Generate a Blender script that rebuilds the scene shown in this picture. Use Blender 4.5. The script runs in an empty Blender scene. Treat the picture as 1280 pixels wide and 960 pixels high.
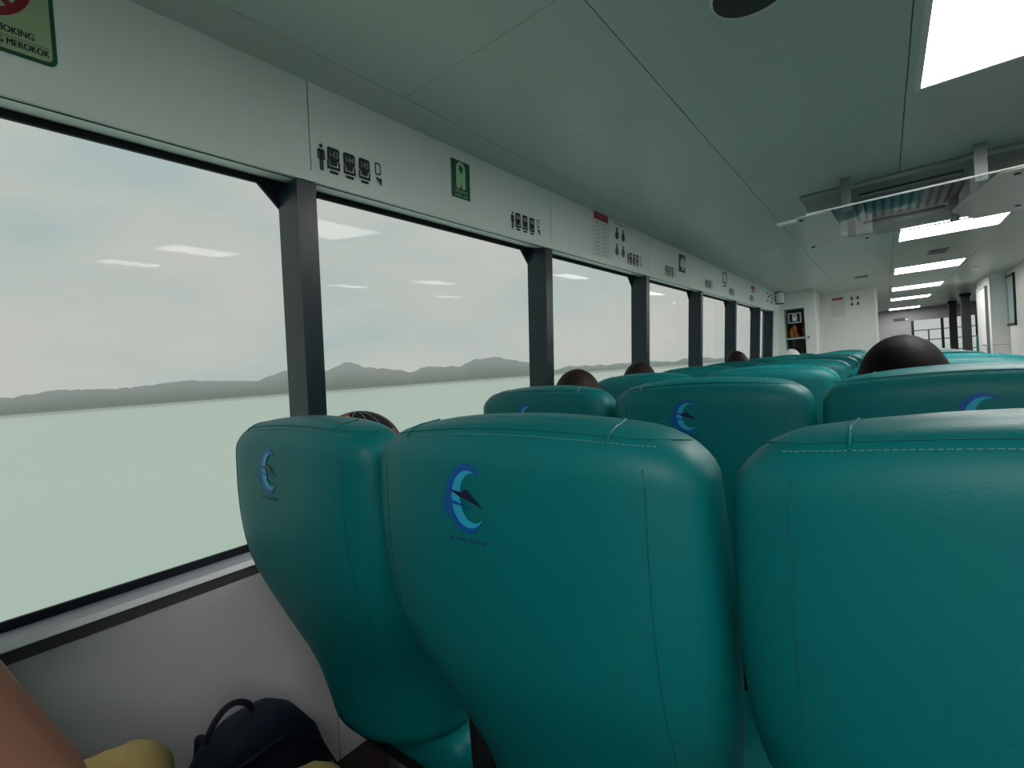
import bpy, bmesh, math, random
import numpy as np
from mathutils import Vector, Matrix, noise

SC = bpy.context.scene
COL = SC.collection
PI = math.pi
E = 1.165                     # eye height above the cabin floor
ZC = 0.88                     # ceiling above the eye
TL = 0.073                    # inward lean of the cabin side per metre of height

# ------------------------------------------------------------------ camera
F = 597.0
def _ray(x, y): return np.array([x - 640.0, -(y - 480.0), -F])
_Y = _ray(1106, 428); _Y /= np.linalg.norm(_Y)
_X = -_ray(-120, 525); _X = _X - _Y * (_X @ _Y); _X /= np.linalg.norm(_X)
_Z = np.cross(_X, _Y)
M3 = np.array([_X, _Y, _Z])
def direction(px, py): return M3 @ _ray(px, py)
cam = bpy.data.objects.new('camera', bpy.data.cameras.new('camera'))
COL.objects.link(cam)
cam.data.sensor_width = 36.0
cam.data.lens = F / 1280 * 36
cam.data.clip_start = 0.02
cam.data.clip_end = 9000
mw = Matrix(M3.tolist()).to_4x4()
mw.translation = Vector((0, 0, E))
cam.matrix_world = mw
SC.camera = cam

# ------------------------------------------------------------------ world, exposure
SC.view_settings.view_transform = 'Standard'
SC.view_settings.look = 'None'
SC.view_settings.gamma = 1.0
SC.view_settings.exposure = 0.0
SC.view_settings.use_curve_mapping = False
SKY = 0.56
LAMP = 19.5
wd = bpy.data.worlds.new('overcast_sky'); SC.world = wd
wd.use_nodes = True
nt = wd.node_tree; nt.nodes.clear()
def N(t, typ, **kw):
    n = t.nodes.new(typ)
    for k, v in kw.items():
        if k in n.inputs.keys(): n.inputs[k].default_value = v
        else: setattr(n, k, v)
    return n
def L(t, a, b): t.links.new(a, b)
tc = N(nt, 'ShaderNodeTexCoord')
mp = N(nt, 'ShaderNodeMapping'); mp.inputs['Scale'].default_value = (1.0, 1.0, 3.0)
L(nt, tc.outputs['Generated'], mp.inputs['Vector'])
nz = N(nt, 'ShaderNodeTexNoise', Scale=2.6, Detail=5.0, Roughness=0.55)
L(nt, mp.outputs[0], nz.inputs['Vector'])
rp = N(nt, 'ShaderNodeValToRGB')
rp.color_ramp.elements[0].position = 0.30; rp.color_ramp.elements[0].color = (0.74, 0.90, 0.89, 1)
rp.color_ramp.elements[1].position = 0.62; rp.color_ramp.elements[1].color = (0.98, 1.0, 0.94, 1)
e_ = rp.color_ramp.elements.new(0.46); e_.color = (0.89, 0.965, 0.915, 1)
L(nt, nz.outputs['Fac'], rp.inputs['Fac'])
bg = N(nt, 'ShaderNodeBackground', Strength=SKY)
L(nt, rp.outputs[0], bg.inputs['Color'])
wo = N(nt, 'ShaderNodeOutputWorld'); L(nt, bg.outputs[0], wo.inputs['Surface'])

# ------------------------------------------------------------------ materials
MATS = {}
def lin(c):
    return tuple(((v / 255) / 12.92 if v <= 10 else (((v / 255) + 0.055) / 1.055) ** 2.4) for v in c)
def mat(name, col, rough=0.5, spec=0.5, metal=0.0, bump=0.0, bscale=60.0, var=0.0, vscale=6.0, coat=0.0, emit=None):
    m = bpy.data.materials.new(name); m.use_nodes = True
    t = m.node_tree; t.nodes.clear()
    p = N(t, 'ShaderNodeBsdfPrincipled'); o = N(t, 'ShaderNodeOutputMaterial')
    p.inputs['Base Color'].default_value = (*col, 1); p.inputs['Roughness'].default_value = rough
    p.inputs['Specular IOR Level'].default_value = spec; p.inputs['Metallic'].default_value = metal
    p.inputs['Coat Weight'].default_value = coat; p.inputs['Coat Roughness'].default_value = 0.15
    c = N(t, 'ShaderNodeTexCoord')
    if var > 0:
        n = N(t, 'ShaderNodeTexNoise', Scale=vscale, Detail=4.0)
        L(t, c.outputs['Object'], n.inputs['Vector'])
        mx = N(t, 'ShaderNodeMix', data_type='RGBA')
        mx.inputs['A'].default_value = (*[v * (1 - var) for v in col], 1)
        mx.inputs['B'].default_value = (*[min(1, v * (1 + var)) for v in col], 1)
        L(t, n.outputs['Fac'], mx.inputs['Factor']); L(t, mx.outputs['Result'], p.inputs['Base Color'])
    if bump > 0:
        n2 = N(t, 'ShaderNodeTexNoise', Scale=bscale, Detail=3.0)
        L(t, c.outputs['Object'], n2.inputs['Vector'])
        b = N(t, 'ShaderNodeBump', Strength=bump, Distance=0.002)
        L(t, n2.outputs['Fac'], b.inputs['Height']); L(t, b.outputs[0], p.inputs['Normal'])
    if emit:
        p.inputs['Emission Color'].default_value = (*emit[0], 1); p.inputs['Emission Strength'].default_value = emit[1]
    L(t, p.outputs[0], o.inputs['Surface'])
    MATS[name] = m
    return m
def glass_mat(name, tint, ior=1.5, rough=0.0, coat=1.0):
    m = bpy.data.materials.new(name); m.use_nodes = True
    t = m.node_tree; t.nodes.clear()
    tr = N(t, 'ShaderNodeBsdfTransparent'); tr.inputs[0].default_value = (*tint, 1)
    gl = N(t, 'ShaderNodeBsdfGlossy'); gl.inputs['Roughness'].default_value = rough
    lw = N(t, 'ShaderNodeLayerWeight', Blend=0.5)          # Schlick reflectance, the same from both sides
    pw = N(t, 'ShaderNodeMath', operation='POWER'); pw.inputs[1].default_value = 5.0
    f0 = ((ior - 1) / (ior + 1)) ** 2 * coat  # here coat only scales the mirror strength down
    fr = N(t, 'ShaderNodeMath', operation='MULTIPLY_ADD'); fr.inputs[1].default_value = coat - f0; fr.inputs[2].default_value = f0
    L(t, lw.outputs['Facing'], pw.inputs[0]); L(t, pw.outputs[0], fr.inputs[0])
    mx = N(t, 'ShaderNodeMixShader'); o = N(t, 'ShaderNodeOutputMaterial')
    L(t, fr.outputs[0], mx.inputs[0]); L(t, tr.outputs[0], mx.inputs[1]); L(t, gl.outputs[0], mx.inputs[2])
    L(t, mx.outputs[0], o.inputs['Surface'])
    MATS[name] = m
    return m
mat('vinyl', (0.0, 0.148, 0.158), 0.46, 0.26, bump=0.12, bscale=350.0, var=0.05, vscale=3.0)
mat('vinyl_seam', (0.002, 0.115, 0.12), 0.6, 0.3)
mat('thread', (0.16, 0.36, 0.34), 0.7, 0.2)
mat('white_panel', (0.70, 0.80, 0.765), 0.38, 0.4, var=0.02)
mat('lower_panel', (0.68, 0.68, 0.71), 0.45, 0.4, var=0.03)
mat('ceiling_paint', (0.60, 0.71, 0.655), 0.36, 0.4, var=0.03, vscale=1.5)
mat('soffit_lit', (0.86, 0.93, 0.90), 0.35, 0.4)  # panel white made paler, outdoor light on the underside put into the colour
mat('bulkhead_white', (0.80, 0.81, 0.80), 0.4, 0.4)
mat('grey_panel', (0.30, 0.31, 0.32), 0.5, 0.3)
mat('faint_print', (0.36, 0.39, 0.38), 0.6, 0.2)
mat('backing', (0.25, 0.27, 0.26), 0.8, 0.2)
mat('pillar_paint', (0.006, 0.023, 0.032), 0.32, 0.4, var=0.1)
mat('rubber', (0.010, 0.013, 0.022), 0.55, 0.3)
mat('aluminium', (0.62, 0.63, 0.65), 0.32, 0.5, metal=0.9, bump=0.05, bscale=120)
mat('sill_top', (0.40, 0.40, 0.45), 0.4, 0.4)
mat('sill_edge', (0.93, 0.94, 0.95), 0.3, 0.5)
mat('sill_face', (0.09, 0.09, 0.09), 0.5, 0.4)
mat('floor_vinyl', (0.050, 0.032, 0.026), 0.45, 0.4, var=0.25, vscale=14)
mat('black_plastic', (0.012, 0.012, 0.014), 0.45, 0.4)
mat('dark_grey', (0.055, 0.058, 0.058), 0.5, 0.4)
mat('grey_metal', (0.20, 0.22, 0.23), 0.35, 0.5, metal=0.6)
mat('white_plastic', (0.84, 0.86, 0.85), 0.3, 0.5)
mat('ac_plastic', (0.30, 0.33, 0.32), 0.35, 0.4)
mat('led', (0.9, 0.9, 0.9), 0.5, 0.2, emit=((1.0, 0.985, 0.94), LAMP))
mat('ink', (0.012, 0.020, 0.028), 0.5, 0.3)
mat('ink_grey', (0.10, 0.11, 0.11), 0.6, 0.2)
mat('digit', (0.34, 0.36, 0.38), 0.5, 0.2)
mat('sign_green', (0.004, 0.085, 0.045), 0.4, 0.4)
mat('sign_mint', (0.36, 0.60, 0.36), 0.5, 0.3)
mat('sign_glow', (0.31, 0.44, 0.25), 0.5, 0.3)
mat('sign_red', (0.22, 0.012, 0.03), 0.45, 0.4)
mat('sign_pink', (0.45, 0.10, 0.16), 0.5, 0.3)
mat('sign_paper', (0.66, 0.70, 0.68), 0.6, 0.2)
mat('logo_blue', (0.002, 0.085, 0.34), 0.4, 0.4)
mat('logo_cyan', (0.02, 0.36, 0.58), 0.4, 0.4)
mat('logo_dark', (0.010, 0.010, 0.045), 0.4, 0.4)
mat('logo_text', (0.004, 0.07, 0.13), 0.5, 0.3)
mat('skin', (0.20, 0.088, 0.058), 0.5, 0.35, var=0.12, vscale=9)
mat('hair', (0.0025, 0.002, 0.0025), 0.6, 0.10, bump=0.5, bscale=90)
mat('hair_brown', (0.014, 0.007, 0.006), 0.6, 0.2, bump=0.5, bscale=90)
mat('shirt_grey', (0.10, 0.11, 0.13), 0.85, 0.1)
mat('shirt_white', (0.6, 0.6, 0.6), 0.85, 0.1)
mat('shirt_blue', (0.03, 0.06, 0.16), 0.85, 0.1)
mat('trouser_dark', (0.02, 0.022, 0.03), 0.85, 0.1)
mat('khaki', (0.50, 0.36, 0.15), 0.8, 0.15, var=0.22, vscale=16, bump=0.3, bscale=40)
mat('eye_white', (0.7, 0.7, 0.7), 0.3, 0.5)
mat('cap_black', (0.016, 0.016, 0.02), 0.8, 0.2)
mat('cap_thread', (0.16, 0.16, 0.17), 0.7, 0.2)
mat('cap_orange', (0.62, 0.26, 0.05), 0.7, 0.2)
mat('cap_white', (0.78, 0.76, 0.78), 0.8, 0.2)
mat('navy_fabric', (0.006, 0.011, 0.026), 0.65, 0.3, bump=0.4, bscale=220, var=0.2)
mat('navy_web', (0.010, 0.013, 0.028), 0.7, 0.3)
mat('wood_brown', (0.040, 0.024, 0.018), 0.6, 0.3, var=0.2)
mat('orange_cloth', (0.75, 0.20, 0.02), 0.8, 0.1, var=0.2, vscale=30)
mat('maroon_cloth', (0.12, 0.012, 0.014), 0.8, 0.1)
mat('paper_white', (0.66, 0.68, 0.66), 0.6, 0.2)
mat('hill', (0.045, 0.085, 0.055), 0.95, 0.0, var=0.35, vscale=0.05)
mat('beach', (0.34, 0.31, 0.22), 0.95, 0.0)
glass_mat('pane_glass', (0.978, 0.985, 0.98), 1.45, 0.0, 0.17)   # reflections weakened by hand so the bright lamps mirror faintly
glass_mat('acrylic', (0.86, 0.92, 0.92), 1.5, 0.02, 0.5)

# ------------------------------------------------------------------ mesh helpers
def link(o, parent=None):
    COL.objects.link(o)
    if parent is not None: o.parent = parent
    return o
def obj(name, verts, faces, m, parent=None, smooth=False):
    me = bpy.data.meshes.new(name)
    me.from_pydata([tuple(v) for v in verts], [], [tuple(f) for f in faces])
    me.validate()
    if m: me.materials.append(MATS[m])
    if smooth: me.polygons.foreach_set('use_smooth', [True] * len(me.polygons))
    return link(bpy.data.objects.new(name, me), parent)
def obj_bm(name, bm, m, parent=None, smooth=False):
    bmesh.ops.recalc_face_normals(bm, faces=bm.faces)
    me = bpy.data.meshes.new(name); bm.to_mesh(me); bm.free()
    if m: me.materials.append(MATS[m])
    if smooth: me.polygons.foreach_set('use_smooth', [True] * len(me.polygons))
    return link(bpy.data.objects.new(name, me), parent)
def empty(name, loc=(0, 0, 0), rz=0.0):
    o = bpy.data.objects.new(name, None); o.empty_display_size = 0.1
    o.location = loc; o.rotation_euler = (0, 0, rz)
    return link(o)
def tag(o, label=None, cat=None, group=None, kind=None):
    if label: o['label'] = label
    if cat: o['category'] = cat
    if group: o['group'] = group
    if kind: o['kind'] = kind
    return o
def copy_tree(o, parent=None):
    c = o.copy(); COL.objects.link(c)
    if parent is not None: c.parent = parent
    for ch in list(o.children): copy_tree(ch, c)
    return c
HEXF = [(0, 1, 2, 3), (7, 6, 5, 4), (0, 4, 5, 1), (1, 5, 6, 2), (2, 6, 7, 3), (3, 7, 4, 0)]
class MB:
    def __init__(s): s.v = []; s.f = []
    def hexa(s, p):
        b = len(s.v); s.v += [tuple(q) for q in p]
        s.f += [tuple(b + i for i in f) for f in HEXF]; return s
    def box(s, x0, x1, y0, y1, z0, z1):
        return s.hexa([(x0, y0, z0), (x0, y1, z0), (x1, y1, z0), (x1, y0, z0), (x0, y0, z1), (x0, y1, z1), (x1, y1, z1), (x1, y0, z1)])
    def prism(s, pa, pb):                  # two matching outlines
        b = len(s.v); n = len(pa); s.v += [tuple(q) for q in pa] + [tuple(q) for q in pb]
        s.f += [tuple(range(b, b + n)), tuple(range(b + 2 * n - 1, b + n - 1, -1))]
        s.f += [(b + i, b + n + i, b + n + (i + 1) % n, b + (i + 1) % n) for i in range(n)]; return s
    def strip(s, A, B):                    # quad strip between two polylines
        b = len(s.v); n = len(A); s.v += [tuple(q) for q in A] + [tuple(q) for q in B]
        s.f += [(b + i, b + i + 1, b + n + i + 1, b + n + i) for i in range(n - 1)]; return s
    def tube(s, pts, r, n=8, cap=True, closed=False):
        pts = [Vector(p) for p in pts]; b = len(s.v); k = len(pts)
        for i, p in enumerate(pts):
            rr = r[i] if isinstance(r, (list, tuple)) else r
            if closed: t = pts[(i + 1) % k] - pts[i - 1]
            else: t = pts[min(i + 1, k - 1)] - pts[max(i - 1, 0)]
            t.normalize()
            a = Vector((0, 0, 1)) if abs(t.z) < 0.9 else Vector((1, 0, 0))
            u = t.cross(a).normalized(); w = t.cross(u)
            for j in range(n):
                q = p + (u * math.cos(2 * PI * j / n) + w * math.sin(2 * PI * j / n)) * rr
                s.v.append(tuple(q))
        for i in range(k if closed else k - 1):
            i2 = (i + 1) % k
            for j in range(n):
                s.f.append((b + i * n + j, b + i * n + (j + 1) % n, b + i2 * n + (j + 1) % n, b + i2 * n + j))
        if cap and not closed:
            s.f.append(tuple(range(b + n - 1, b - 1, -1))); s.f.append(tuple(range(b + (k - 1) * n, b + k * n)))
        return s
    def loft(s, rings, cap=True):
        b = len(s.v); n = len(rings[0])
        for r in rings: s.v += [tuple(q) for q in r]
        for i in range(len(rings) - 1):
            for j in range(n):
                s.f.append((b + i * n + j, b + i * n + (j + 1) % n, b + (i + 1) * n + (j + 1) % n, b + (i + 1) * n + j))
        if cap:
            s.f.append(tuple(range(b + n - 1, b - 1, -1)))
            k = b + (len(rings) - 1) * n; s.f.append(tuple(range(k, k + n)))
        return s
    def build(s, name, m, parent=None, smooth=False): return obj(name, s.v, s.f, m, parent, smooth)
def rbox(name, x0, x1, y0, y1, z0, z1, r, m, parent=None, seg=3):
    bm = bmesh.new(); bmesh.ops.create_cube(bm, size=1)
    for v in bm.verts:
        v.co = ((x0 + x1) / 2 + v.co.x * (x1 - x0), (y0 + y1) / 2 + v.co.y * (y1 - y0), (z0 + z1) / 2 + v.co.z * (z1 - z0))
    bmesh.ops.bevel(bm, geom=bm.edges[:], offset=r, segments=seg, affect='EDGES', profile=0.5)
    return obj_bm(name, bm, m, parent, True)
def text_geo(body, size, align='LEFT'):
    """built-in lettering as (verts2d, faces), baseline at v = 0"""
    cu = bpy.data.curves.new('t', 'FONT'); cu.body = body; cu.size = size; cu.align_x = align; cu.resolution_u = 3
    o = bpy.data.objects.new('t', cu); COL.objects.link(o)
    dg = bpy.context.evaluated_depsgraph_get(); dg.update()
    me = bpy.data.meshes.new_from_object(o.evaluated_get(dg))
    v = [(p.co.x, p.co.y) for p in me.vertices]; f = [tuple(p.vertices) for p in me.polygons]
    bpy.data.objects.remove(o); bpy.data.curves.remove(cu); bpy.data.meshes.remove(me)
    return v, f
class Flat:
    """flat printed shapes in 2-D, laid on a surface through a mapping"""
    def __init__(s): s.v = []; s.f = []
    def poly(s, pts):
        b = len(s.v); s.v += list(pts); s.f.append(tuple(range(b, b + len(pts)))); return s
    def rect(s, x0, x1, y0, y1): return s.poly([(x0, y0), (x1, y0), (x1, y1), (x0, y1)])
    def rrect(s, x0, x1, y0, y1, r, n=4):
        return s.poly(rr_pts(x0, x1, y0, y1, r, n))
    def ring(s, A, B, closed=True):
        b = len(s.v); n = len(A); s.v += list(A) + list(B)
        for i in range(n if closed else n - 1):
            j = (i + 1) % n; s.f.append((b + i, b + j, b + n + j, b + n + i))
        return s
    def disc(s, cx, cy, r, n=20, ry=None):
        ry = ry or r
        return s.poly([(cx + r * math.cos(2 * PI * i / n), cy + ry * math.sin(2 * PI * i / n)) for i in range(n)])
    def text(s, body, x, y, size, align='LEFT', sx=1.0):
        v, f = text_geo(body, size, align); b = len(s.v)
        s.v += [(x + p[0] * sx, y + p[1]) for p in v]; s.f += [tuple(b + i for i in q) for q in f]; return s
    def build(s, name, m, mapping, parent=None): return obj(name, [mapping(*p) for p in s.v], s.f, m, parent)
def rr_pts(x0, x1, y0, y1, r, n=4):
    out = []
    for cx, cy, a in ((x1 - r, y0 + r, -PI / 2), (x1 - r, y1 - r, 0), (x0 + r, y1 - r, PI / 2), (x0 + r, y0 + r, PI)):
        out += [(cx + r * math.cos(a + PI / 2 * i / n), cy + r * math.sin(a + PI / 2 * i / n)) for i in range(n + 1)]
    return out
def arc(cx, cy, r, a0, a1, n=20, ry=None):
    ry = ry or r
    return [(cx + r * math.cos(math.radians(a0 + (a1 - a0) * i / n)), cy + ry * math.sin(math.radians(a0 + (a1 - a0) * i / n))) for i in range(n + 1)]

# ------------------------------------------------------------------ the cabin shell
XM = 2.70                                                # centre line of the cabin
def wallx(z, off=0.0): return -1.247 + TL * (z - ZC) - off        # z above the eye
def W(y, z, off=0.0, side=-1):
    x = wallx(z, off)
    if side > 0: x = 2 * XM - x
    return (x, y, z + E)
def wall_hex(mb, y0, y1, z0, z1, o0, o1, side=-1, z0o=None, z1o=None):
    """block on the leaning side wall: o0 inner depth, o1 outer depth; z0o/z1o heights at the outer depth"""
    a = z0 if z0o is None else z0o; b = z1 if z1o is None else z1o
    return mb.hexa([W(y0, z0, o0, side), W(y1, z0, o0, side), W(y1, a, o1, side), W(y0, a, o1, side),
                    W(y0, z1, o0, side), W(y1, z1, o0, side), W(y1, b, o1, side), W(y0, b, o1, side)])
YB, YF = -1.80, 17.5                                     # after and forward ends
ZHB, ZHT = 0.589, 0.875                                  # header band
ZSILL = -0.452
PIL = [-1.80, -0.53, 0.72, 1.97, 3.215, 4.47, 5.73, 7.02, 7.93]
PW = 0.058
floor = MB().box(-1.75, 7.15, YB - 0.1, YF + 0.2, -0.06, 0.0).build('floor', 'floor_vinyl'); tag(floor, kind='structure')

def side_wall(name, side):
    mb = MB()
    wall_hex(mb, YB, YF, -E, -0.46, 0.012, 0.15, side); wall_hex(mb, YB, YF, 0.62, 0.95, 0.012, 0.15, side)
    wall_hex(mb, 8.0, YF, -0.46, 0.62, 0.012, 0.15, side)
    wl = mb.build(name, 'backing'); tag(wl, kind='structure')
    ys = PIL + [8.5]
    for a, b in zip(ys[:-1], ys[1:]):
        a2, b2 = a + 0.045, b + 0.042
        if a == PIL[0]: a2 = a
        if b == 8.5: b2 = 8.5
        wall_hex(q := MB(), a2 + 0.0006, b2 - 0.0006, ZHB + 0.03, ZHT, 0.0, 0.012, side); q.build('header_panel', 'white_panel', wl)
        wall_hex(q := MB(), a2 + 0.0006, b2 - 0.0006, -E, -0.483, 0.0, 0.012, side); q.build('lower_panel', 'lower_panel', wl)
    wall_hex(q := MB(), 8.5, YF, ZHB, ZHT, 0.0, 0.012, side); wall_hex(q, 8.5, YF, -E, ZHB, 0.0, 0.012, side); q.build('forward_lining', 'white_panel', wl)
    wall_hex(q := MB(), 7.99, 8.5, -0.46, ZHB, 0.0, 0.012, side); q.build('end_panel', 'white_panel', wl)
    wall_hex(q := MB(), YB, 8.5, ZHB, ZHB + 0.03, -0.003, 0.012, side); q.build('header_lip', 'white_panel', wl)
    wall_hex(q := MB(), YB, 8.0, ZHB + 0.001, 0.62, 0.0125, 0.118, side, ZHB + 0.024, 0.62); q.build('soffit', 'soffit_lit', wl)
    wall_hex(q := MB(), YB, 8.0, ZHB - 0.0012, ZHB + 0.002, 0.008, 0.0124, side); q.build('soffit_joint', 'rubber', wl)
    wall_hex(q := MB(), YB, 8.0, -0.475, ZSILL, 0.004, 0.118, side); q.build('sill_ledge', 'sill_top', wl)
    wall_hex(q := MB(), YB, 8.5, -0.4540, -0.4525, -0.010, 0.002, side, -0.4540, -0.4415); q.build('sill_edge', 'sill_edge', wl)  # white colour carries the bright highlight along the metal edge
    wall_hex(q := MB(), YB, 8.5, -0.483, -0.4535, -0.002, 0.006, side); q.build('sill_face', 'sill_face', wl)
    for p in PIL[1:]:
        wall_hex(q := MB(), p, p + PW, ZSILL, ZHB + 0.002, 0.004, 0.112, side); q.build('window_pillar', 'pillar_paint', wl)
    return wl
wl = side_wall('wall_left', -1)
wr = side_wall('wall_right', 1)

def window(name, y0, y1, side):
    """glass with a black gasket whose corners are cut off"""
    c = 0.062; zb, zt = -0.431, 0.593
    out = [(y0, -0.46), (y1, -0.46), (y1, 0.625), (y0, 0.625)]
    i0, i1 = y0 + 0.034, y1 - 0.026
    inn = [(i0 + c, zb), (i1 - c, zb), (i1, zb + c), (i1, zt - c), (i1 - c, zt), (i0 + c, zt), (i0, zt - c), (i0, zb + c)]
    o8 = [(i0 + c, -0.46), (i1 - c, -0.46), (y1, zb + c), (y1, zt - c), (i1 - c, 0.625), (i0 + c, 0.625), (y0, zt - c), (y0, zb + c)]
    root = tag(obj(name, [W(y, z, o, side) for o in (0.118, 0.124) for y, z in ((i0 - .02, zb - .02), (i1 + .02, zb - .02), (i1 + .02, zt + .02), (i0 - .02, zt + .02))],
                   [HEXF[0], HEXF[1], HEXF[2], HEXF[3], HEXF[4], HEXF[5]], 'pane_glass'), kind='structure')
    v, f = [], []
    corners = {1: (y1, -0.46), 3: (y1, 0.625), 5: (y0, 0.625), 7: (y0, -0.46)}
    for k in range(8):
        k2 = (k + 1) % 8
        poly = [inn[k], inn[k2], o8[k2]] + ([corners[k]] if k in corners else []) + [o8[k]]
        b = len(v); n = len(poly)
        v += [W(y, z, 0.108, side) for y, z in poly] + [W(y, z, 0.117, side) for y, z in poly]
        f += [tuple(range(b, b + n)), tuple(range(b + 2 * n - 1, b + n - 1, -1))] + [(b + i, b + n + i, b + n + (i + 1) % n, b + (i + 1) % n) for i in range(n)]
    obj('gasket', v, f, 'rubber', root)
k = 0
for side in (-1, 1):
    for a, b in zip(PIL[:-1], PIL[1:]):
        k += 1
        window('window_%d' % k, a + PW / 2, b + PW / 2, side)

ceil = MB().box(-1.45, 6.85, YB, YF + 0.2, E + ZC + 0.006, E + ZC + 0.05).build('ceiling', 'backing'); tag(ceil, kind='structure')
cx = [-1.145, -0.53, 0.10, 0.80, 1.42]
cy = [YB] + [1.03 + 0.623 * i for i in range(-4, 27)] + [YF]
for i in range(len(cx) - 1):
    sh = {}
    for j in range(len(cy) - 1):
        g, gy = 0.0016, 0.0009
        MB().box(cx[i] + g, cx[i + 1] - g, cy[j] + gy, cy[j + 1] - gy, E + ZC, E + ZC + 0.0055).build('ceiling_panel', 'ceiling_paint', ceil)
MB().box(1.4216, 2 * XM + 1.145, YB, YF, E + ZC, E + ZC + 0.0055).build('starboard_lining', 'ceiling_paint', ceil)
for nm, side in (('trim_1', -1), ('trim_2', 1)):
    xa, xb, xc = -1.145, -1.255, -1.30
    if side > 0: xa, xb, xc = 2 * XM - xa, 2 * XM - xb, 2 * XM - xc
    q = MB().hexa([(xa, YB, E + ZC - .001), (xa, YF, E + ZC - .001), (xb, YF, E + ZC - 0.016), (xb, YB, E + ZC - 0.016),
                   (xa, YB, E + ZC + 0.006), (xa, YF, E + ZC + 0.006), (xc, YF, E + ZC + 0.006), (xc, YB, E + ZC + 0.006)])
    tag(q.build(nm, 'ceiling_paint'), kind='structure')
tag(MB().box(-1.7, 7.1, YB - 0.08, YB, 0, E + ZC).build('wall_back', 'white_panel'), kind='structure')

# forward bulkhead: cupboard front, casing corner, white wall with notices
wf = MB().box(-0.845, -0.10, 9.45, 9.56, 0, E + ZC)
wf.box(-0.845, -0.80, 8.50, 9.45, 0, E + ZC)
wf = tag(wf.build('wall_front', 'bulkhead_white'), kind='structure')
MB().box(-0.10, -0.065, 9.43, 9.60, 0, E + ZC - 0.03).build('door_jamb', 'sill_edge', wf)
# the end of the far compartment
we = MB().box(-1.5, 0.60, YF, YF + 0.1, 0, E + ZC).box(0.60, 6.9, YF, YF + 0.1, E + 0.54, E + ZC).box(0.60, 6.9, YF, YF + 0.1, 0, E - 0.55)
we = tag(we.build('wall_end', 'grey_panel'), kind='structure')  # grey wall colour, also darkened for the dimmer light of this compartment
w9 = tag(MB().box(0.60, 6.9, YF + 0.03, YF + 0.036, E - 0.55, E + 0.54).build('window_17', 'pane_glass'), kind='structure')
for x in (0.60, 1.22, 1.90):
    MB().box(x, x + 0.06, YF + 0.0, YF + 0.05, E - 0.55, E + 0.54).build('mullion', 'pillar_paint', w9)
rl = empty('deck_railing', (0, YF + 1.6, 0)); tag(rl, 'thin dark deck railing seen through the far end windows', 'railing')
for z in (E - 0.35, E - 0.02, E + 0.28): MB().tube([(0.2, 0, z), (6.8, 0, z)], 0.016, 6).build('rail', 'grey_metal', rl)
for x in (0.3, 1.05, 2.2, 3.4): MB().tube([(x, 0, 0.05), (x, 0, E + 0.28)], 0.02, 6).build('post', 'grey_metal', rl)
MB().box(-1.7, 7.1, -1.48, 0.3, -0.05, 0.05).build('deck_edge', 'grey_panel', rl)
# casing on the right
wc = MB().box(1.44, 1.60, 8.0, 10.0, 0, E + ZC).box(1.255, 1.60, 10.0, 11.2, 0, E + ZC).box(1.60, 3.96, 8.0, 8.12, 0, E + ZC)
wc = tag(wc.build('wall_casing', 'bulkhead_white'), kind='structure')
MB().box(1.25, 1.44, 9.992, 10.0, E - 0.17, E - 0.165).build('panel_joint', 'ink_grey', wc)
dr = tag(MB().box(1.225, 1.255, 10.22, 11.05, 0.02, E + 0.70).build('door_1', 'white_plastic'), kind='structure')
MB().tube([(1.222, 10.3, E - 0.16), (1.195, 10.3, E - 0.16), (1.195, 10.42, E - 0.16)], 0.011).build('door_handle', 'aluminium', dr)
for y in (10.21, 11.05):
    MB().box(1.222, 1.257, y - 0.025, y + 0.01, 0, E + 0.73).build('door_frame', 'grey_metal', dr)
MB().box(1.222, 1.257, 10.2, 11.06, E + 0.705, E + 0.735).build('door_frame', 'grey_metal', dr)

# ------------------------------------------------------------------ ceiling lights, speaker, vents
ordn = ['nearest', 'second', 'third', 'fourth', 'fifth', 'farthest']
def ceiling_light(x0, x1, y0, y1, label):
    z = E + ZC
    r = empty('ceiling_light', ((x0 + x1) / 2, (y0 + y1) / 2, z))
    tag(r, label, 'ceiling light', 'flat square ceiling lights over the aisle')
    hx, hy = (x1 - x0) / 2, (y1 - y0) / 2; b = 0.016
    f = MB()
    for a in ((-hx - b, -hx, -hy - b, hy + b), (hx, hx + b, -hy - b, hy + b), (-hx, hx, -hy - b, -hy), (-hx, hx, hy, hy + b)):
        f.box(a[0], a[1], a[2], a[3], -0.010, -0.0003)
    f.build('frame', 'white_plastic', r)
    MB().box(-hx, hx, -hy, hy, -0.006, -0.0003).build('diffuser', 'led', r)
LY = [(1.64, 2.25), (4.88, 5.465), (7.44, 8.07), (10.05, 10.66), (12.53, 13.14), (16.3, 16.92)]
for (a, b), o_ in zip(LY, ordn):
    ceiling_light(0.14, 0.757, a, b, 'square white LED ceiling panel, ' + o_ + ' in the receding row of lights')
ceiling_light(0.14, 0.757, -1.2, -0.59, 'square white LED ceiling panel behind the viewer')
for xx, w_ in ((2.43, 'middle'), (4.70, 'starboard')):       # two more rows, seen only as reflections in the window glass
    for (a, b), o_ in zip([(-1.2, -0.59)] + LY[:3], ['aftmost', 'second', 'third', 'foremost']):
        ceiling_light(xx, xx + 0.61, a, b, 'square white LED ceiling panel mirrored in the window glass, %s of the %s row' % (o_, w_))
spk = empty('ceiling_speaker', (-0.213, 1.333, E + ZC))
tag(spk, 'round dark grey speaker grille set in the ceiling at the top edge', 'speaker')
def disc_mb(r0, z0, z1, n=40):
    q = MB(); A = [(r0 * math.cos(2 * PI * i / n), r0 * math.sin(2 * PI * i / n), z0) for i in range(n)]
    return q.prism(A, [(x * 0.99, y * 0.99, z1) for x, y, _ in A])
disc_mb(0.090, -0.0003, -0.006).build('grille', 'dark_grey', spk)
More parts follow.
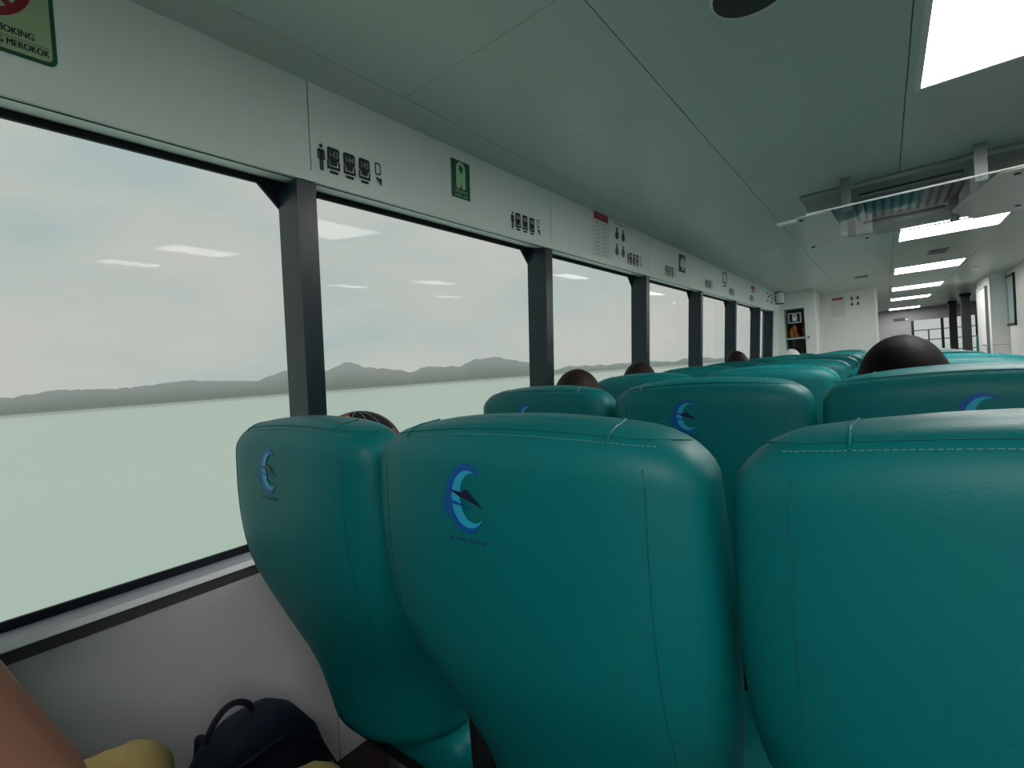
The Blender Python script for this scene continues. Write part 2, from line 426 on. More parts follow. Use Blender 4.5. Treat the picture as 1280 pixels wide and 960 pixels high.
MB().tube([(0.091 * math.cos(2 * PI * i / 40), 0.091 * math.sin(2 * PI * i / 40), -0.003) for i in range(40)], 0.004, 6, closed=True).build('rim', 'white_plastic', spk)
def vent(x, y, sx, sy, label):
    r = empty('ceiling_vent', (x, y, E + ZC)); tag(r, label, 'vent')
    MB().box(-sx, sx, -sy, sy, -0.008, -0.0003).build('plate', 'ac_plastic', r)
    for s in (-1, 1): MB().box(-sx * 0.8, sx * 0.8, s * sy * 0.5 - sy * 0.2, s * sy * 0.5 + sy * 0.2, -0.0095, -0.008).build('slot', 'dark_grey', r)
vent(0.465, 6.55, 0.075, 0.14, 'small dark slotted ceiling vent between the second and third lights')
vent(-0.2, 7.80, 0.075, 0.10, 'small faint grey ceiling vent near the white forward wall')
tag(disc_mb(0.05, E + ZC - 0.0003, E + ZC - 0.02).build('smoke_detector', 'white_plastic'), 'small round white smoke detector on the far ceiling', 'detector').location = (0.95, 8.6, 0)

# ------------------------------------------------------------------ ceiling air conditioner and its deflector
ac = empty('air_conditioner', (0.14, 3.84, E + ZC)); tag(ac, 'square ceiling cassette air conditioner with dark air slots', 'air conditioner')
rbox('panel', -0.49, 0.49, -0.57, 0.57, -0.030, -0.0003, 0.010, 'ac_plastic', ac)
rbox('intake_grille', -0.27, 0.27, -0.28, 0.28, -0.036, -0.029, 0.003, 'ac_plastic', ac)
for i in range(12):
    x = -0.24 + i * 0.0436
    MB().box(x - 0.009, x + 0.009, -0.25, 0.25, -0.0375, -0.0358).build('slat', 'dark_grey', ac)
for a in ((-0.22, 0.22, -0.43, -0.36), (-0.22, 0.22, 0.36, 0.43), (-0.42, -0.35, -0.26, 0.26), (0.35, 0.42, -0.26, 0.26)):
    MB().box(*a, -0.0315, -0.0295).build('air_slot', 'black_plastic', ac)
    MB().box(a[0] + 0.008, a[1] - 0.008, a[2] + 0.035, a[3] - 0.01, -0.040, -0.0315).build('flap', 'ac_plastic', ac) if a[1] - a[0] > 0.2 else None
de = empty('air_deflector', (0.14, 3.55, E + 0.71)); tag(de, 'clear acrylic air deflector with white ends hung under the air conditioner', 'air deflector')
o = (0.14, 3.55)
def plate(name, pts, z0, z1, m):
    pts = [(x - o[0], y - o[1]) for x, y in pts]
    return MB().prism([(x, y, z0) for x, y in pts], [(x, y, z1) for x, y in pts]).build(name, m, de)
plate('clear_sheet', [(-0.30, 3.04), (0.66, 3.04), (0.66, 4.055), (-0.30, 4.055)], 0.0, 0.005, 'acrylic')
wl_ = plate('white_end', [(-0.345, 3.03), (-0.19, 3.05), (-0.175, 3.42), (-0.19, 3.87), (-0.01, 3.96), (-0.01, 4.07), (-0.40, 4.07)], -0.006, -0.001, 'white_plastic')
plate('white_end', [(0.43, 3.05), (0.70, 3.02), (0.74, 4.07), (0.46, 4.07), (0.33, 3.72)], -0.006, -0.001, 'white_plastic')
for y in (3.035, 4.06):
    MB().box(-0.30 - o[0], 0.66 - o[0], y - o[1] - 0.004, y - o[1] + 0.004, -0.001, 0.007).build('sheet_edge', 'sill_edge', de)
MB().box(-0.45 - o[0], -0.33 - o[0], 3.12 - o[1], 3.17 - o[1], -0.004, 0.012).build('side_arm', 'white_plastic', de)
for x, y in ((-0.125, 3.12), (0.385, 3.12), (-0.14, 4.02), (0.37, 4.02)):
    MB().box(x - o[0] - 0.022, x - o[0] + 0.022, y - o[1] - 0.003, y - o[1] + 0.003, -0.005, 0.168).build('hanger_strap', 'grey_metal', de)
for x, y in ((-0.36, 3.98), (-0.06, 4.02), (0.62, 3.9), (0.5, 3.12), (-0.33, 3.1)):
    MB().tube([(x - o[0], y - o[1], -0.0105), (x - o[0], y - o[1], -0.0055)], 0.012).build('screw_cap', 'black_plastic', de)

# ------------------------------------------------------------------ seats
KEYS = [  # height, half width, rear, front, exponent, rear depth
    (0.462, 0.186, 0.108, 0.27, 2.0, 0.140), (0.560, 0.200, 0.088, 0.26, 2.05, 0.145), (0.620, 0.212, 0.070, 0.24, 2.1, 0.140),
    (0.680, 0.226, 0.048, 0.225, 2.3, 0.125), (0.740, 0.239, 0.027, 0.20, 2.5, 0.110), (0.800, 0.247, 0.010, 0.18, 2.8, 0.095),
    (0.870, 0.251, 0.002, 0.165, 3.1, 0.085), (0.950, 0.251, 0.0, 0.155, 3.3, 0.078), (1.041, 0.247, 0.003, 0.15, 3.3, 0.072)]
def key_at(z):
    z = max(KEYS[0][0], min(KEYS[-1][0], z))
    for i in range(len(KEYS) - 1):
        if z <= KEYS[i + 1][0]: break
    p = [KEYS[max(i - 1, 0)], KEYS[i], KEYS[i + 1], KEYS[min(i + 2, len(KEYS) - 1)]]
    t = (z - p[1][0]) / (p[2][0] - p[1][0]); out = []
    for c in range(1, 6):
        m0 = (p[2][c] - p[0][c]) / (p[2][0] - p[0][0]) * (p[2][0] - p[1][0])
        m1 = (p[3][c] - p[1][c]) / (p[3][0] - p[1][0]) * (p[2][0] - p[1][0])
        out.append((2*t**3 - 3*t**2 + 1) * p[1][c] + (t**3 - 2*t**2 + t) * m0 + (-2*t**3 + 3*t**2) * p[2][c] + (t**3 - t**2) * m1)
    return out
ZT0, RT = 1.041, 0.050
def sec(z):
    """section at height z, with the rounded top"""
    if z <= ZT0: return key_at(z)
    w, yr, yf, n, D = key_at(ZT0)
    t = min(1.0, (z - ZT0) / RT); q = 1 - math.sqrt(max(0, 1 - t * t))
    return [w - 0.068 * q, yr + 0.045 * q, yf - 0.05 * q, n, D * (1 - 0.45 * q)]
def arch(x, z):
    t = max(0.0, min(1.0, (z - 0.95) / 0.155))
    return 0.020 * t * t * (1 - (abs(x) / 0.22) ** 2)
def ring(z, N_=64, shrink=1.0, lift=0.0):
    w, yr, yf, n, D = sec(z); out = []
    yc = (yr + yf) / 2
    for i in range(N_):
        a = 2 * PI * i / N_; c, s = math.cos(a), math.sin(a)
        x = w * math.copysign(abs(c) ** (2 / n), c)
        y = yr + D - D * abs(s) ** (2 / n) if s < 0 else yr + D + (yf - yr - D) * abs(s) ** (2 / 3)
        x *= shrink; y = yc + (y - yc) * shrink
        out.append((x, y, z + arch(x, z) + lift))
    return out
def rear_y(x, z):
    w, yr, yf, n, D = sec(z); r = min(0.999, abs(x) / w)
    return yr + D * (1 - (1 - r ** n) ** (1 / n))
def make_seat():
    root = empty('ferry_seat')
    rings = [ring(0.462, shrink=s, lift=l) for s, l in ((0.3, -0.012), (0.7, -0.010), (0.92, -0.005))]
    rings += [ring(z) for z in np.linspace(0.462, ZT0, 29)]
    rings += [ring(ZT0 + RT * math.sin(a)) for a in np.linspace(0, PI / 2, 9)[1:]]
    rings += [ring(ZT0 + RT, shrink=s, lift=l) for s, l in ((0.85, 0.0015), (0.6, 0.003), (0.3, 0.0035))]
    back = MB().loft(rings).build('backrest', 'vinyl', root, True)
    # seams on the rear: two long verticals, one across the top, two short ones over the top edge
    for s in (-1, 1):
        xs = lambda z: s * min(0.196, sec(z)[0] * 0.80)
        MB().tube([(xs(z), rear_y(xs(z), z) - 0.0003, z + arch(xs(z), z)) for z in np.linspace(0.56, 1.060, 26)], 0.0007, 5).build('seam', 'vinyl_seam', back)
        pts = []
        for a in np.linspace(0.85, PI / 2, 8):
            z = ZT0 + RT * math.sin(a); x = s * 0.155
            pts.append((x, rear_y(x, z) - 0.0006, z + arch(x, z) + 0.0006))
        pts.append((s * 0.15, 0.085, ZT0 + RT + arch(s * 0.15, 1.2) + 0.001))
        MB().tube(pts, 0.0012, 5).build('seam', 'vinyl', back)
    zz = ZT0 + RT * 0.86
    MB().tube([(x, rear_y(x, zz) - 0.0004, zz + arch(x, zz)) for x in np.linspace(-0.225, 0.225, 31)], 0.0008, 5).build('seam', 'vinyl_seam', back)
    st = MB()
    for i in range(84):
        x = -0.20 + i * 0.4 / 83; z = zz - 0.005
        st.tube([(u, rear_y(u, z) - 0.0006, z + arch(u, z)) for u in (x - 0.0016, x + 0.0016)], 0.0004, 4)
    st.build('stitching', 'thread', back)
    # printed emblem: crescent, wave, boat and a line of lettering too small to read
    lx, lz = -0.028, 1.012
    def onback(d):
        return lambda u, v: (lx + u, rear_y(lx + u, lz + v) - d, lz + v + arch(lx + u, lz + v))
    R0 = 0.030
    Fl = Flat(); A = arc(0.003, 0, R0 * 1.20, 50, 285, 26, R0 * 1.28); B = arc(0.013, 0.001, R0 * 0.80, 62, 300, 26, R0 * 0.98)
    emb = Fl.ring(A, B, False)
    for j in range(3): emb.ring(arc(-0.030 + 0.004 * j, -0.010, 0.010 + 0.004 * j, 20, 215, 8), arc(-0.028 + 0.004 * j, -0.012, 0.0064 + 0.004 * j, 20, 215, 8), False)
    emb.build('emblem_wave', 'logo_blue', onback(0.0010), back)
    Flat().ring(arc(0.006, 0, R0 * 0.95, 78, 305, 26, R0 * 1.05), arc(0.014, 0.002, R0 * 0.74, 78, 310, 26, R0 * 0.90), False).build('emblem_crescent', 'logo_cyan', onback(0.0013), back)
    Flat().poly([(-0.026, 0.010), (-0.006, 0.008), (0.004, 0.012), (0.012, 0.005), (0.030, -0.008), (0.012, -0.002), (-0.010, 0.003)]).build('emblem_boat', 'logo_dark', onback(0.0017), back)
    Flat().poly([(-0.034, -0.001), (-0.014, -0.003), (0.022, -0.013), (-0.010, -0.007), (-0.030, -0.006)]).build('emblem_streak', 'logo_blue', onback(0.0016), back)
    tx = Flat()
    for a, b in ((-0.030, -0.021), (-0.019, -0.013), (-0.011, -0.001), (0.004, 0.012), (0.014, 0.020), (0.022, 0.031)): tx.rect(a, b, -0.049, -0.0445)
    tx.build('emblem_lettering', 'logo_text', onback(0.0010), back)
    # cushion, armrest, frame
    rbox('cushion', -0.222, 0.222, 0.19, 0.66, 0.355, 0.46, 0.035, 'vinyl', root, 4)
    rbox('armrest', 0.240, 0.270, 0.17, 0.50, 0.585, 0.62, 0.010, 'black_plastic', root)
    MB().box(0.246, 0.264, 0.20, 0.24, 0.36, 0.588).build('armrest_post', 'black_plastic', root)
    MB().box(-0.205, 0.205, 0.21, 0.62, 0.325, 0.358).build('seat_pan', 'black_plastic', root)
    for x in (-0.19, 0.19):
        MB().box(x - 0.02, x + 0.02, 0.33, 0.39, 0.0, 0.326).build('leg', 'aluminium', root)
        MB().box(x - 0.025, x + 0.025, 0.14, 0.56, 0.0, 0.03).build('foot_rail', 'aluminium', root)
    return root
YS0, RP = 0.41, 0.815
XS = [-0.89, -0.381, 0.130]
COLN = ['window-side', 'middle', 'aisle-side']
RANK = ['nearest', 'second', 'third', 'fourth', 'fifth', 'sixth', 'seventh', 'eighth', 'ninth']
proto = make_seat(); used = False
for r in range(-1, 9):
    for c in range(3):
        if r == -1 and c == 2: continue
        if not used: s = proto; used = True
        else: s = copy_tree(proto)
        s.location = (XS[c], YS0 + RP * r, 0)
        if c == 2:                                       # the aisle seats carry the emblem nearer their middle
            for ch in s.children:
                for g in ch.children:
                    if g.name.startswith('emblem'): g.location.x = 0.032
        if r == -1: lab = 'teal vinyl seat under the seated person beside the viewer, %s column' % COLN[c]
        else: lab = 'teal vinyl ferry seat with blue emblem, %s column, %s row ahead' % (COLN[c], RANK[r])
        tag(s, lab, 'seat', 'teal seats in rows')
for x, y, lab in ((1.62, 12.55, 'teal seat far off beside the dark grey column'), (1.62, 11.7, 'teal seat far off behind the white door casing')):
    s = copy_tree(proto); s.location = (x, y, 0.06); tag(s, lab, 'seat', 'teal seats in rows')
    s.location = (x, y, 0.0); s.scale = (1, 1, 1.08)

# ------------------------------------------------------------------ columns in the far compartment
for x, y, lab in ((1.28, 13.7, 'wide dark grey square column, nearer of the far pair'), (1.27, 16.0, 'narrower looking dark grey column behind the nearer one')):
    c = empty('column', (x + 0.07, y, 0)); tag(c, lab, 'column')
    MB().box(-0.07, 0.07, -0.07, 0.07, 0, E + ZC - 0.0006).build('shaft', 'dark_grey', c)
    MB().box(-0.085, 0.085, -0.085, 0.085, E + ZC - 0.06, E + ZC - 0.0003).build('collar', 'black_plastic', c)

# ------------------------------------------------------------------ signs on the header band
def onwall(d): return lambda y, z: W(y, z, -d)
# no smoking sign
s = empty('no_smoking_sign', W(0.13, 0.77, 0)); s.location = (0, 0, 0)
tag(s, 'pale green no-smoking sign with red ring and dark green border', 'sign')
y0, y1, z0, z1 = 0.020, 0.235, 0.668, 0.872
Flat().rrect(y0, y1, z0, z1, 0.014).build('border', 'sign_green', onwall(0.0018), s)
Flat().rrect(y0 + 0.007, y1 - 0.007, z0 + 0.007, z1 - 0.007, 0.010).build('face', 'sign_glow', onwall(0.0024), s)
cyc, czc = 0.128, 0.801
Flat().ring(arc(cyc, czc, 0.077, 0, 360, 48), arc(cyc, czc, 0.063, 0, 360, 48)).build('ring', 'sign_red', onwall(0.0031), s)
c45 = math.sqrt(0.5)
def bar(cx_, cz_, a, l, h):
    u = (math.cos(a), math.sin(a)); n = (-u[1], u[0])
    return [(cx_ + u[0] * p + n[0] * q, cz_ + u[1] * p + n[1] * q) for p, q in ((-l, -h), (l, -h), (l, h), (-l, h))]
Flat().poly(bar(cyc, czc, math.radians(-45), 0.067, 0.0055)).build('slash', 'sign_red', onwall(0.0034), s)
Flat().poly(bar(cyc, czc, math.radians(14), 0.047, 0.0042)).build('cigarette', 'ink', onwall(0.0028), s)
lt = Flat().rect(y0 + 0.01, y1 - 0.012, 0.6985, 0.6995)
for dz_ in (0.0, 0.0009):
    lt.text('NO SMOKING', 0.2035 + dz_, 0.7055, 0.0180, 'RIGHT', 0.72).text('DILARANG MEROKOK', 0.2235 + dz_, 0.6835, 0.0175, 'RIGHT', 0.70)
lt.build('lettering', 'ink', onwall(0.0030), s)

def seat_sign(yc, n, nums, label, w=0.225):
    """standing figure, three numbered seats and a window"""
    s = empty('seat_number_sign'); tag(s, label, 'sign', 'seat number strips above the windows')
    k = w / 0.225; m0 = onwall(0.0016); m = lambda y, z: m0(y, 0.629 + z * 1.13); Z = 0.0
    m3 = onwall(0.0022); m2 = lambda y, z: m3(y, 0.629 + z * 1.13)
    f = Flat(); g = yc
    f.disc(g + 0.0125 * k, Z + 0.061, 0.0055, 14)
    f.poly([(g + 0.003 * k, Z + 0.053), (g + 0.022 * k, Z + 0.053), (g + 0.024 * k, Z + 0.050), (g + 0.024 * k, Z + 0.027), (g + 0.0195 * k, Z + 0.027), (g + 0.0195 * k, Z + 0.046), (g + 0.0185 * k, Z + 0.046),
            (g + 0.0185 * k, Z), (g + 0.0135 * k, Z), (g + 0.0135 * k, Z + 0.026), (g + 0.0115 * k, Z + 0.026), (g + 0.0115 * k, Z), (g + 0.0065 * k, Z), (g + 0.0065 * k, Z + 0.046), (g + 0.0055 * k, Z + 0.046), (g + 0.0055 * k, Z + 0.027), (g + 0.001 * k, Z + 0.027), (g + 0.001 * k, Z + 0.050)])
    f.build('figure', 'ink', m, s)
    for i in range(3):
        a = g + (0.031 + i * 0.0535) * k; b = a + 0.042 * k
        q = Flat()
        q.rrect(a + 0.001, b - 0.001, Z + 0.032, Z + 0.066, 0.006)
        q.poly([(a + 0.010 * k, Z + 0.020), (b - 0.010 * k, Z + 0.020), (b - 0.008 * k, Z + 0.033), (a + 0.008 * k, Z + 0.033)])
        q.poly([(a, Z + 0.032), (a, Z + 0.010), (b, Z + 0.010), (b, Z + 0.032), (b - 0.006 * k, Z + 0.032), (b - 0.006 * k, Z + 0.0175), (a + 0.006 * k, Z + 0.0175), (a + 0.006 * k, Z + 0.032)])
        q.rect(a + 0.007 * k, b - 0.007 * k, Z - 0.001, Z + 0.0065)
        o_ = q.build('seat_symbol', 'ink', m, s)
        if nums: Flat().text(nums[i], (a + b) / 2, Z + 0.0405, 0.0235, 'CENTER', 0.92 * k).build('number', 'digit', m2, o_)
        else: Flat().rect(a + 0.007, a + 0.011, Z + 0.041, Z + 0.056).rect(a + 0.015, a + 0.025, Z + 0.041, Z + 0.056).rect(a + 0.029, b - 0.005, Z + 0.041, Z + 0.056).build('number', 'digit', m2, o_)
    wq = Flat(); a = g + 0.199 * k; b = a + 0.022 * k
    wq.ring(rr_pts(a, b, Z + 0.034, Z + 0.068, 0.006), rr_pts(a + 0.004, b - 0.004, Z + 0.038, Z + 0.064, 0.004))
    wq.poly([(a, Z + 0.028), (b + 0.003, Z + 0.026), (b + 0.003, Z + 0.004)])
    wq.build('window_symbol', 'ink', m, s)
seat_sign(0.784, 1, ('143', '144', '145'), 'black seat number strip reading 143 144 145 beside the dark pillar')
for i, (y, w) in enumerate(((1.691, 0.225), (2.893, 0.222), (3.552, 0.228), (4.56, 0.25), (5.41, 0.24), (6.39, 0.23))):
    lab = ['second black seat number strip along the header, right of the green lifejacket sign', 'third black seat number strip, next to the four lifejacket figures',
           'fourth black seat number strip, left of the black and white sign', 'fifth small seat number strip along the header', 'sixth small grey seat number strip along the header',
           'last small grey seat number strip, under the red notice'][i]
    seat_sign(y, i + 2, None, lab, w)
def vest(f, cy_, cz_, sc):
    """life jacket outline: two lobes joined by a collar"""
    pts = [(-0.030, -0.04), (-0.030, 0.035)] + [(0.030 * math.cos(a), 0.035 + 0.030 * math.sin(a)) for a in np.linspace(PI, 0, 13)] + [(0.030, -0.04)]
    pts += [(0.0165 + 0.0135 * math.cos(a), -0.04 + 0.013 * math.sin(a)) for a in np.linspace(0, -PI, 9)] + [(0.002, -0.036), (0.0, -0.03), (-0.002, -0.036)]
    pts += [(-0.0165 + 0.0135 * math.cos(a), -0.04 + 0.013 * math.sin(a)) for a in np.linspace(0, -PI, 9)]
    f.poly([(cy_ + p[0] * sc, cz_ + p[1] * sc) for p in pts])
def vest_neck(f, cy_, cz_, sc):
    pts = [(0.0115 * math.cos(a), 0.036 + 0.013 * math.sin(a)) for a in np.linspace(0, PI, 11)] + [(-0.0115, 0.030), (0, 0.012), (0.0115, 0.030)]
    f.poly([(cy_ + p[0] * sc, cz_ + p[1] * sc) for p in pts])
s = empty('lifejacket_sign'); tag(s, 'dark green lifejacket sign with pale jacket symbol on the header', 'sign')
Flat().rect(1.329, 1.431, 0.682, 0.823).build('board', 'sign_green', onwall(0.002), s)
f = Flat(); vest(f, 1.380, 0.763, 0.86); f.build('jacket_symbol', 'sign_mint', onwall(0.0028), s)
f = Flat(); vest_neck(f, 1.380, 0.763, 0.86); f.build('neck_opening', 'sign_green', onwall(0.0034), s)
Flat().text('Lifejackets', 1.380, 0.7045, 0.0165, 'CENTER', 1.05).text('under seat', 1.380, 0.6885, 0.0155, 'CENTER', 1.1).build('lettering', 'sign_mint', onwall(0.0028), s)
s = empty('safety_notice'); tag(s, 'pale safety notice with a dark red heading on the header', 'notice')
Flat().rect(2.43, 2.65, 0.607, 0.872).build('sheet', 'sign_paper', onwall(0.0012), s)
Flat().rect(2.452, 2.626, 0.825, 0.867).build('heading', 'sign_red', onwall(0.0019), s)
f = Flat()
random.seed(4)
for i in range(9):
    for a in (2.465, 2.548): f.rect(a + 0.012 * random.random(), a + 0.045 + 0.02 * random.random(), 0.805 - i * 0.0215, 0.810 - i * 0.0215)
f.build('small_print', 'faint_print', onwall(0.0019), s)
Flat().rect(2.47, 2.61, 0.849, 0.853).rect(2.49, 2.60, 0.838, 0.842).build('heading_print', 'sign_pink', onwall(0.0025), s)
s = empty('lifejacket_instructions'); tag(s, 'four dark lifejacket figures printed on the header beside the red notice', 'notice')
Flat().rect(2.70, 2.86, 0.845, 0.852).build('caption', 'faint_print', onwall(0.0015), s)
for a in (2.745, 2.835):
    for b in (0.79, 0.695):
        f = Flat(); f.disc(a, b + 0.026, 0.011, 14, 0.012)
        f.poly([(a - 0.012, b + 0.016), (a + 0.012, b + 0.016), (a + 0.024, b - 0.005), (a + 0.020, b - 0.026), (a + 0.008, b - 0.034), (a - 0.008, b - 0.034), (a - 0.020, b - 0.026), (a - 0.024, b - 0.005)])
        f.build('figure', 'ink_grey' if b < 0.75 else 'ink', onwall(0.0015), s)
s = empty('assembly_sign'); tag(s, 'black and white square-bracket shaped sign on the header', 'sign')
Flat().rect(3.855, 4.01, 0.692, 0.832).build('board', 'ink', onwall(0.002), s)
Flat().rect(3.895, 4.01, 0.735, 0.790).rect(3.935, 3.975, 0.712, 0.812).build('symbol', 'paper_white', onwall(0.0027), s)
s = empty('outline_notice'); tag(s, 'small white notice with a thin dark outline high on the header', 'notice')
Flat().ring(rr_pts(5.155, 5.32, 0.728, 0.838, 0.01), rr_pts(5.185, 5.29, 0.742, 0.824, 0.008)).rect(5.175, 5.30, 0.695, 0.712).build('outline', 'ink_grey', onwall(0.0015), s)
s = empty('red_notice'); tag(s, 'small red printed notice near the end of the header', 'notice')
Flat().disc(6.57, 0.80, 0.13, 24, 0.032).build('symbol', 'sign_pink', onwall(0.0015), s)
Flat().rect(6.47, 6.69, 0.748, 0.760).build('caption', 'ink_grey', onwall(0.0015), s)
s = empty('exit_notice'); tag(s, 'small black and white running-figure sign next to the white canister', 'sign')
f = Flat()
for p in ((7.50, 0.81, 0.04), (7.74, 0.80, 0.05), (7.60, 0.77, 0.05), (7.86, 0.76, 0.05), (7.52, 0.71, 0.05), (7.78, 0.705, 0.06)): f.rect(p[0] - p[2], p[0] + p[2], p[1] - 0.014, p[1] + 0.014)
f.build('symbol', 'ink', onwall(0.0015), s)
cn = empty('wall_canister', (wallx(0.78) + 0.062, 8.1, E + 0.69)); tag(cn, 'white upright cylinder with dark bands fixed at the end of the header', 'canister')
def cyl(name, r, z0, z1, m, p):
    n = 24; A = [(r * math.cos(2 * PI * i / n), r * math.sin(2 * PI * i / n), z0) for i in range(n)]
    return MB().prism(A, [(x, y, z1) for x, y, _ in A]).build(name, m, p)
cyl('body', 0.055, 0.012, 0.165, 'white_plastic', cn); cyl('band', 0.057, 0.0, 0.012, 'dark_grey', cn); cyl('band', 0.057, 0.165, 0.177, 'dark_grey', cn); cyl('cap', 0.054, 0.177, 0.188, 'white_plastic', cn)
MB().box(-0.066, -0.05, -0.03, 0.03, 0.05, 0.12).build('bracket', 'grey_metal', cn)

# ------------------------------------------------------------------ forward cupboard with life jackets
cb = empty('lifejacket_cupboard', (-1.06, 8.5, 0)); tag(cb, 'white glass-fronted cupboard holding life jackets at the forward wall', 'cupboard')
x0, x1 = -1.245 + 1.06 - 0.13, -0.845 + 1.06
ox0, ox1 = -1.206 + 1.06, -0.942 + 1.06
MB().box(x0, ox0, 0, 0.30, 0, E + ZC - .001).build('side_panel', 'bulkhead_white', cb)
MB().box(ox1, x1, 0, 0.30, 0, E + ZC - .001).build('side_panel', 'bulkhead_white', cb)
MB().box(ox0, ox1, 0, 0.30, E + 0.625, E + ZC - .001).build('top_panel', 'bulkhead_white', cb)
MB().box(ox0, ox1, 0, 0.30, 0, 0.25).build('bottom_panel', 'bulkhead_white', cb)
MB().box(ox0, ox1, 0.28, 0.30, 0.25, E + 0.625).build('back_panel', 'wood_brown', cb)
for z in (E + 0.17, E - 0.28): MB().box(ox0, ox1, 0.0, 0.28, z - 0.012, z + 0.012).build('shelf', 'bulkhead_white', cb)
MB().box(ox0, ox1, -0.006, -0.001, 0.25, E + 0.625).build('glass_door', 'acrylic', cb)
cyl('knob', 0.014, 0, 0.02, 'dark_grey', cb).matrix_basis = Matrix.Translation((ox1 + 0.04, -0.021, E + 0.17)) @ Matrix.Rotation(-PI / 2, 4, 'X')
sx0, sx1, sz0, sz1 = -1.155 + 1.06, -0.985 + 1.06, E + 0.405, E + 0.558
fm = lambda d: (lambda u, v: (u, -0.0065 - d, v))
pl = Flat().rect(sx0, sx1, sz0, sz1).build('door_sign', 'paper_white', fm(0.0005), cb)
Flat().rect(sx0 + 0.012, sx1 - 0.012, sz0 + 0.012, sz1 - 0.012).build('sign_board', 'ink', fm(0.0012), pl)
f = Flat(); vest(f, (sx0 + sx1) / 2, (sz0 + sz1) / 2 + 0.0, 0.95); f.build('jacket_symbol', 'paper_white', fm(0.0018), pl)
f = Flat(); vest_neck(f, (sx0 + sx1) / 2, (sz0 + sz1) / 2, 0.95); f.build('neck_opening', 'ink', fm(0.0024), pl)
def life_vest(x, z, lab, m, sc=1.0):
    v = empty('life_jacket', (x, 8.62, z)); tag(v, lab, 'life jacket', 'life jackets in the cupboard')
    for s in (-1, 1):
        MB().tube([(s * 0.035 * sc, 0.0, 0.012), (s * 0.040 * sc, 0.0, 0.07 * sc), (s * 0.022 * sc, 0.0, 0.15 * sc), (0, 0, 0.19 * sc)], [0.03 * sc, 0.034 * sc, 0.026 * sc, 0.012], 10).build('foam_panel', m, v, True)
    MB().tube([(0.02, -0.045, 0.11 * sc), (0.05 * sc, -0.05, 0.04), (0.07 * sc, -0.05, 0.012)], 0.006, 6).build('strap', 'cap_orange', v)
life_vest(-1.10, E + 0.182, 'orange life jacket on the cupboard top shelf', 'orange_cloth')
life_vest(-1.00, E + 0.182, 'dark red life jacket on the cupboard top shelf', 'maroon_cloth', 1.15)
life_vest(-1.03, E - 0.268, 'dark red life jacket on the cupboard lower shelf', 'maroon_cloth', 1.3)

# notices on the white forward wall
fw = lambda d: (lambda u, v: (u, 9.45 - d, v + E))
s = empty('forward_wall_notice'); tag(s, 'notice with a red heading on the white forward wall', 'notice')
Flat().rect(-0.66, -0.48, 0.48, 0.80).build('sheet', 'sign_paper', fw(0.002), s); Flat().rect(-0.645, -0.50, 0.745, 0.782).build('heading', 'sign_pink', fw(0.004), s)
s = empty('forward_wall_figures'); tag(s, 'four small dark lifejacket figures on the white forward wall', 'notice')
for a in (-0.385, -0.305):
    for b in (0.745, 0.655):
        f = Flat(); f.disc(a, b + 0.02, 0.011, 12); f.poly([(a - 0.01, b + 0.012), (a + 0.01, b + 0.012), (a + 0.022, b - 0.016), (a + 0.010, b - 0.026), (a - 0.010, b - 0.026), (a - 0.022, b - 0.016)])
        f.build('figure', 'ink_grey', fw(0.002), s)
# picture frame on the casing
pf = empty('picture_frame', (1.44, 9.75, E + 0.46)); tag(pf, 'black framed notice behind glass on the right-hand white wall', 'picture frame')
hy, hz = 0.28, 0.36
for a in ((-hy, -hy + 0.025, -hz, hz), (hy - 0.025, hy, -hz, hz), (-hy, hy, -hz, -hz + 0.03), (-hy, hy, hz - 0.03, hz)):
    MB().box(-0.022, -0.0005, a[0], a[1], a[2], a[3]).build('frame_rail', 'black_plastic', pf)
MB().box(-0.008, -0.0005, -hy + 0.02, hy - 0.02, -hz + 0.02, hz - 0.02).build('print', 'sign_paper', pf)
MB().box(-0.013, -0.010, -hy + 0.02, hy - 0.02, -hz + 0.02, hz - 0.02).build('glass', 'acrylic', pf)
# signs in the far compartment
fe = lambda d: (lambda u, v: (u, YF - d, v + E))
s = empty('far_wall_sign'); tag(s, 'dark rectangular sign on the grey far wall', 'sign')
Flat().rect(0.22, 0.56, 0.56, 0.65).build('board', 'dark_grey', fe(0.003), s); Flat().rect(0.48, 0.55, 0.575, 0.635).build('symbol', 'paper_white', fe(0.006), s)

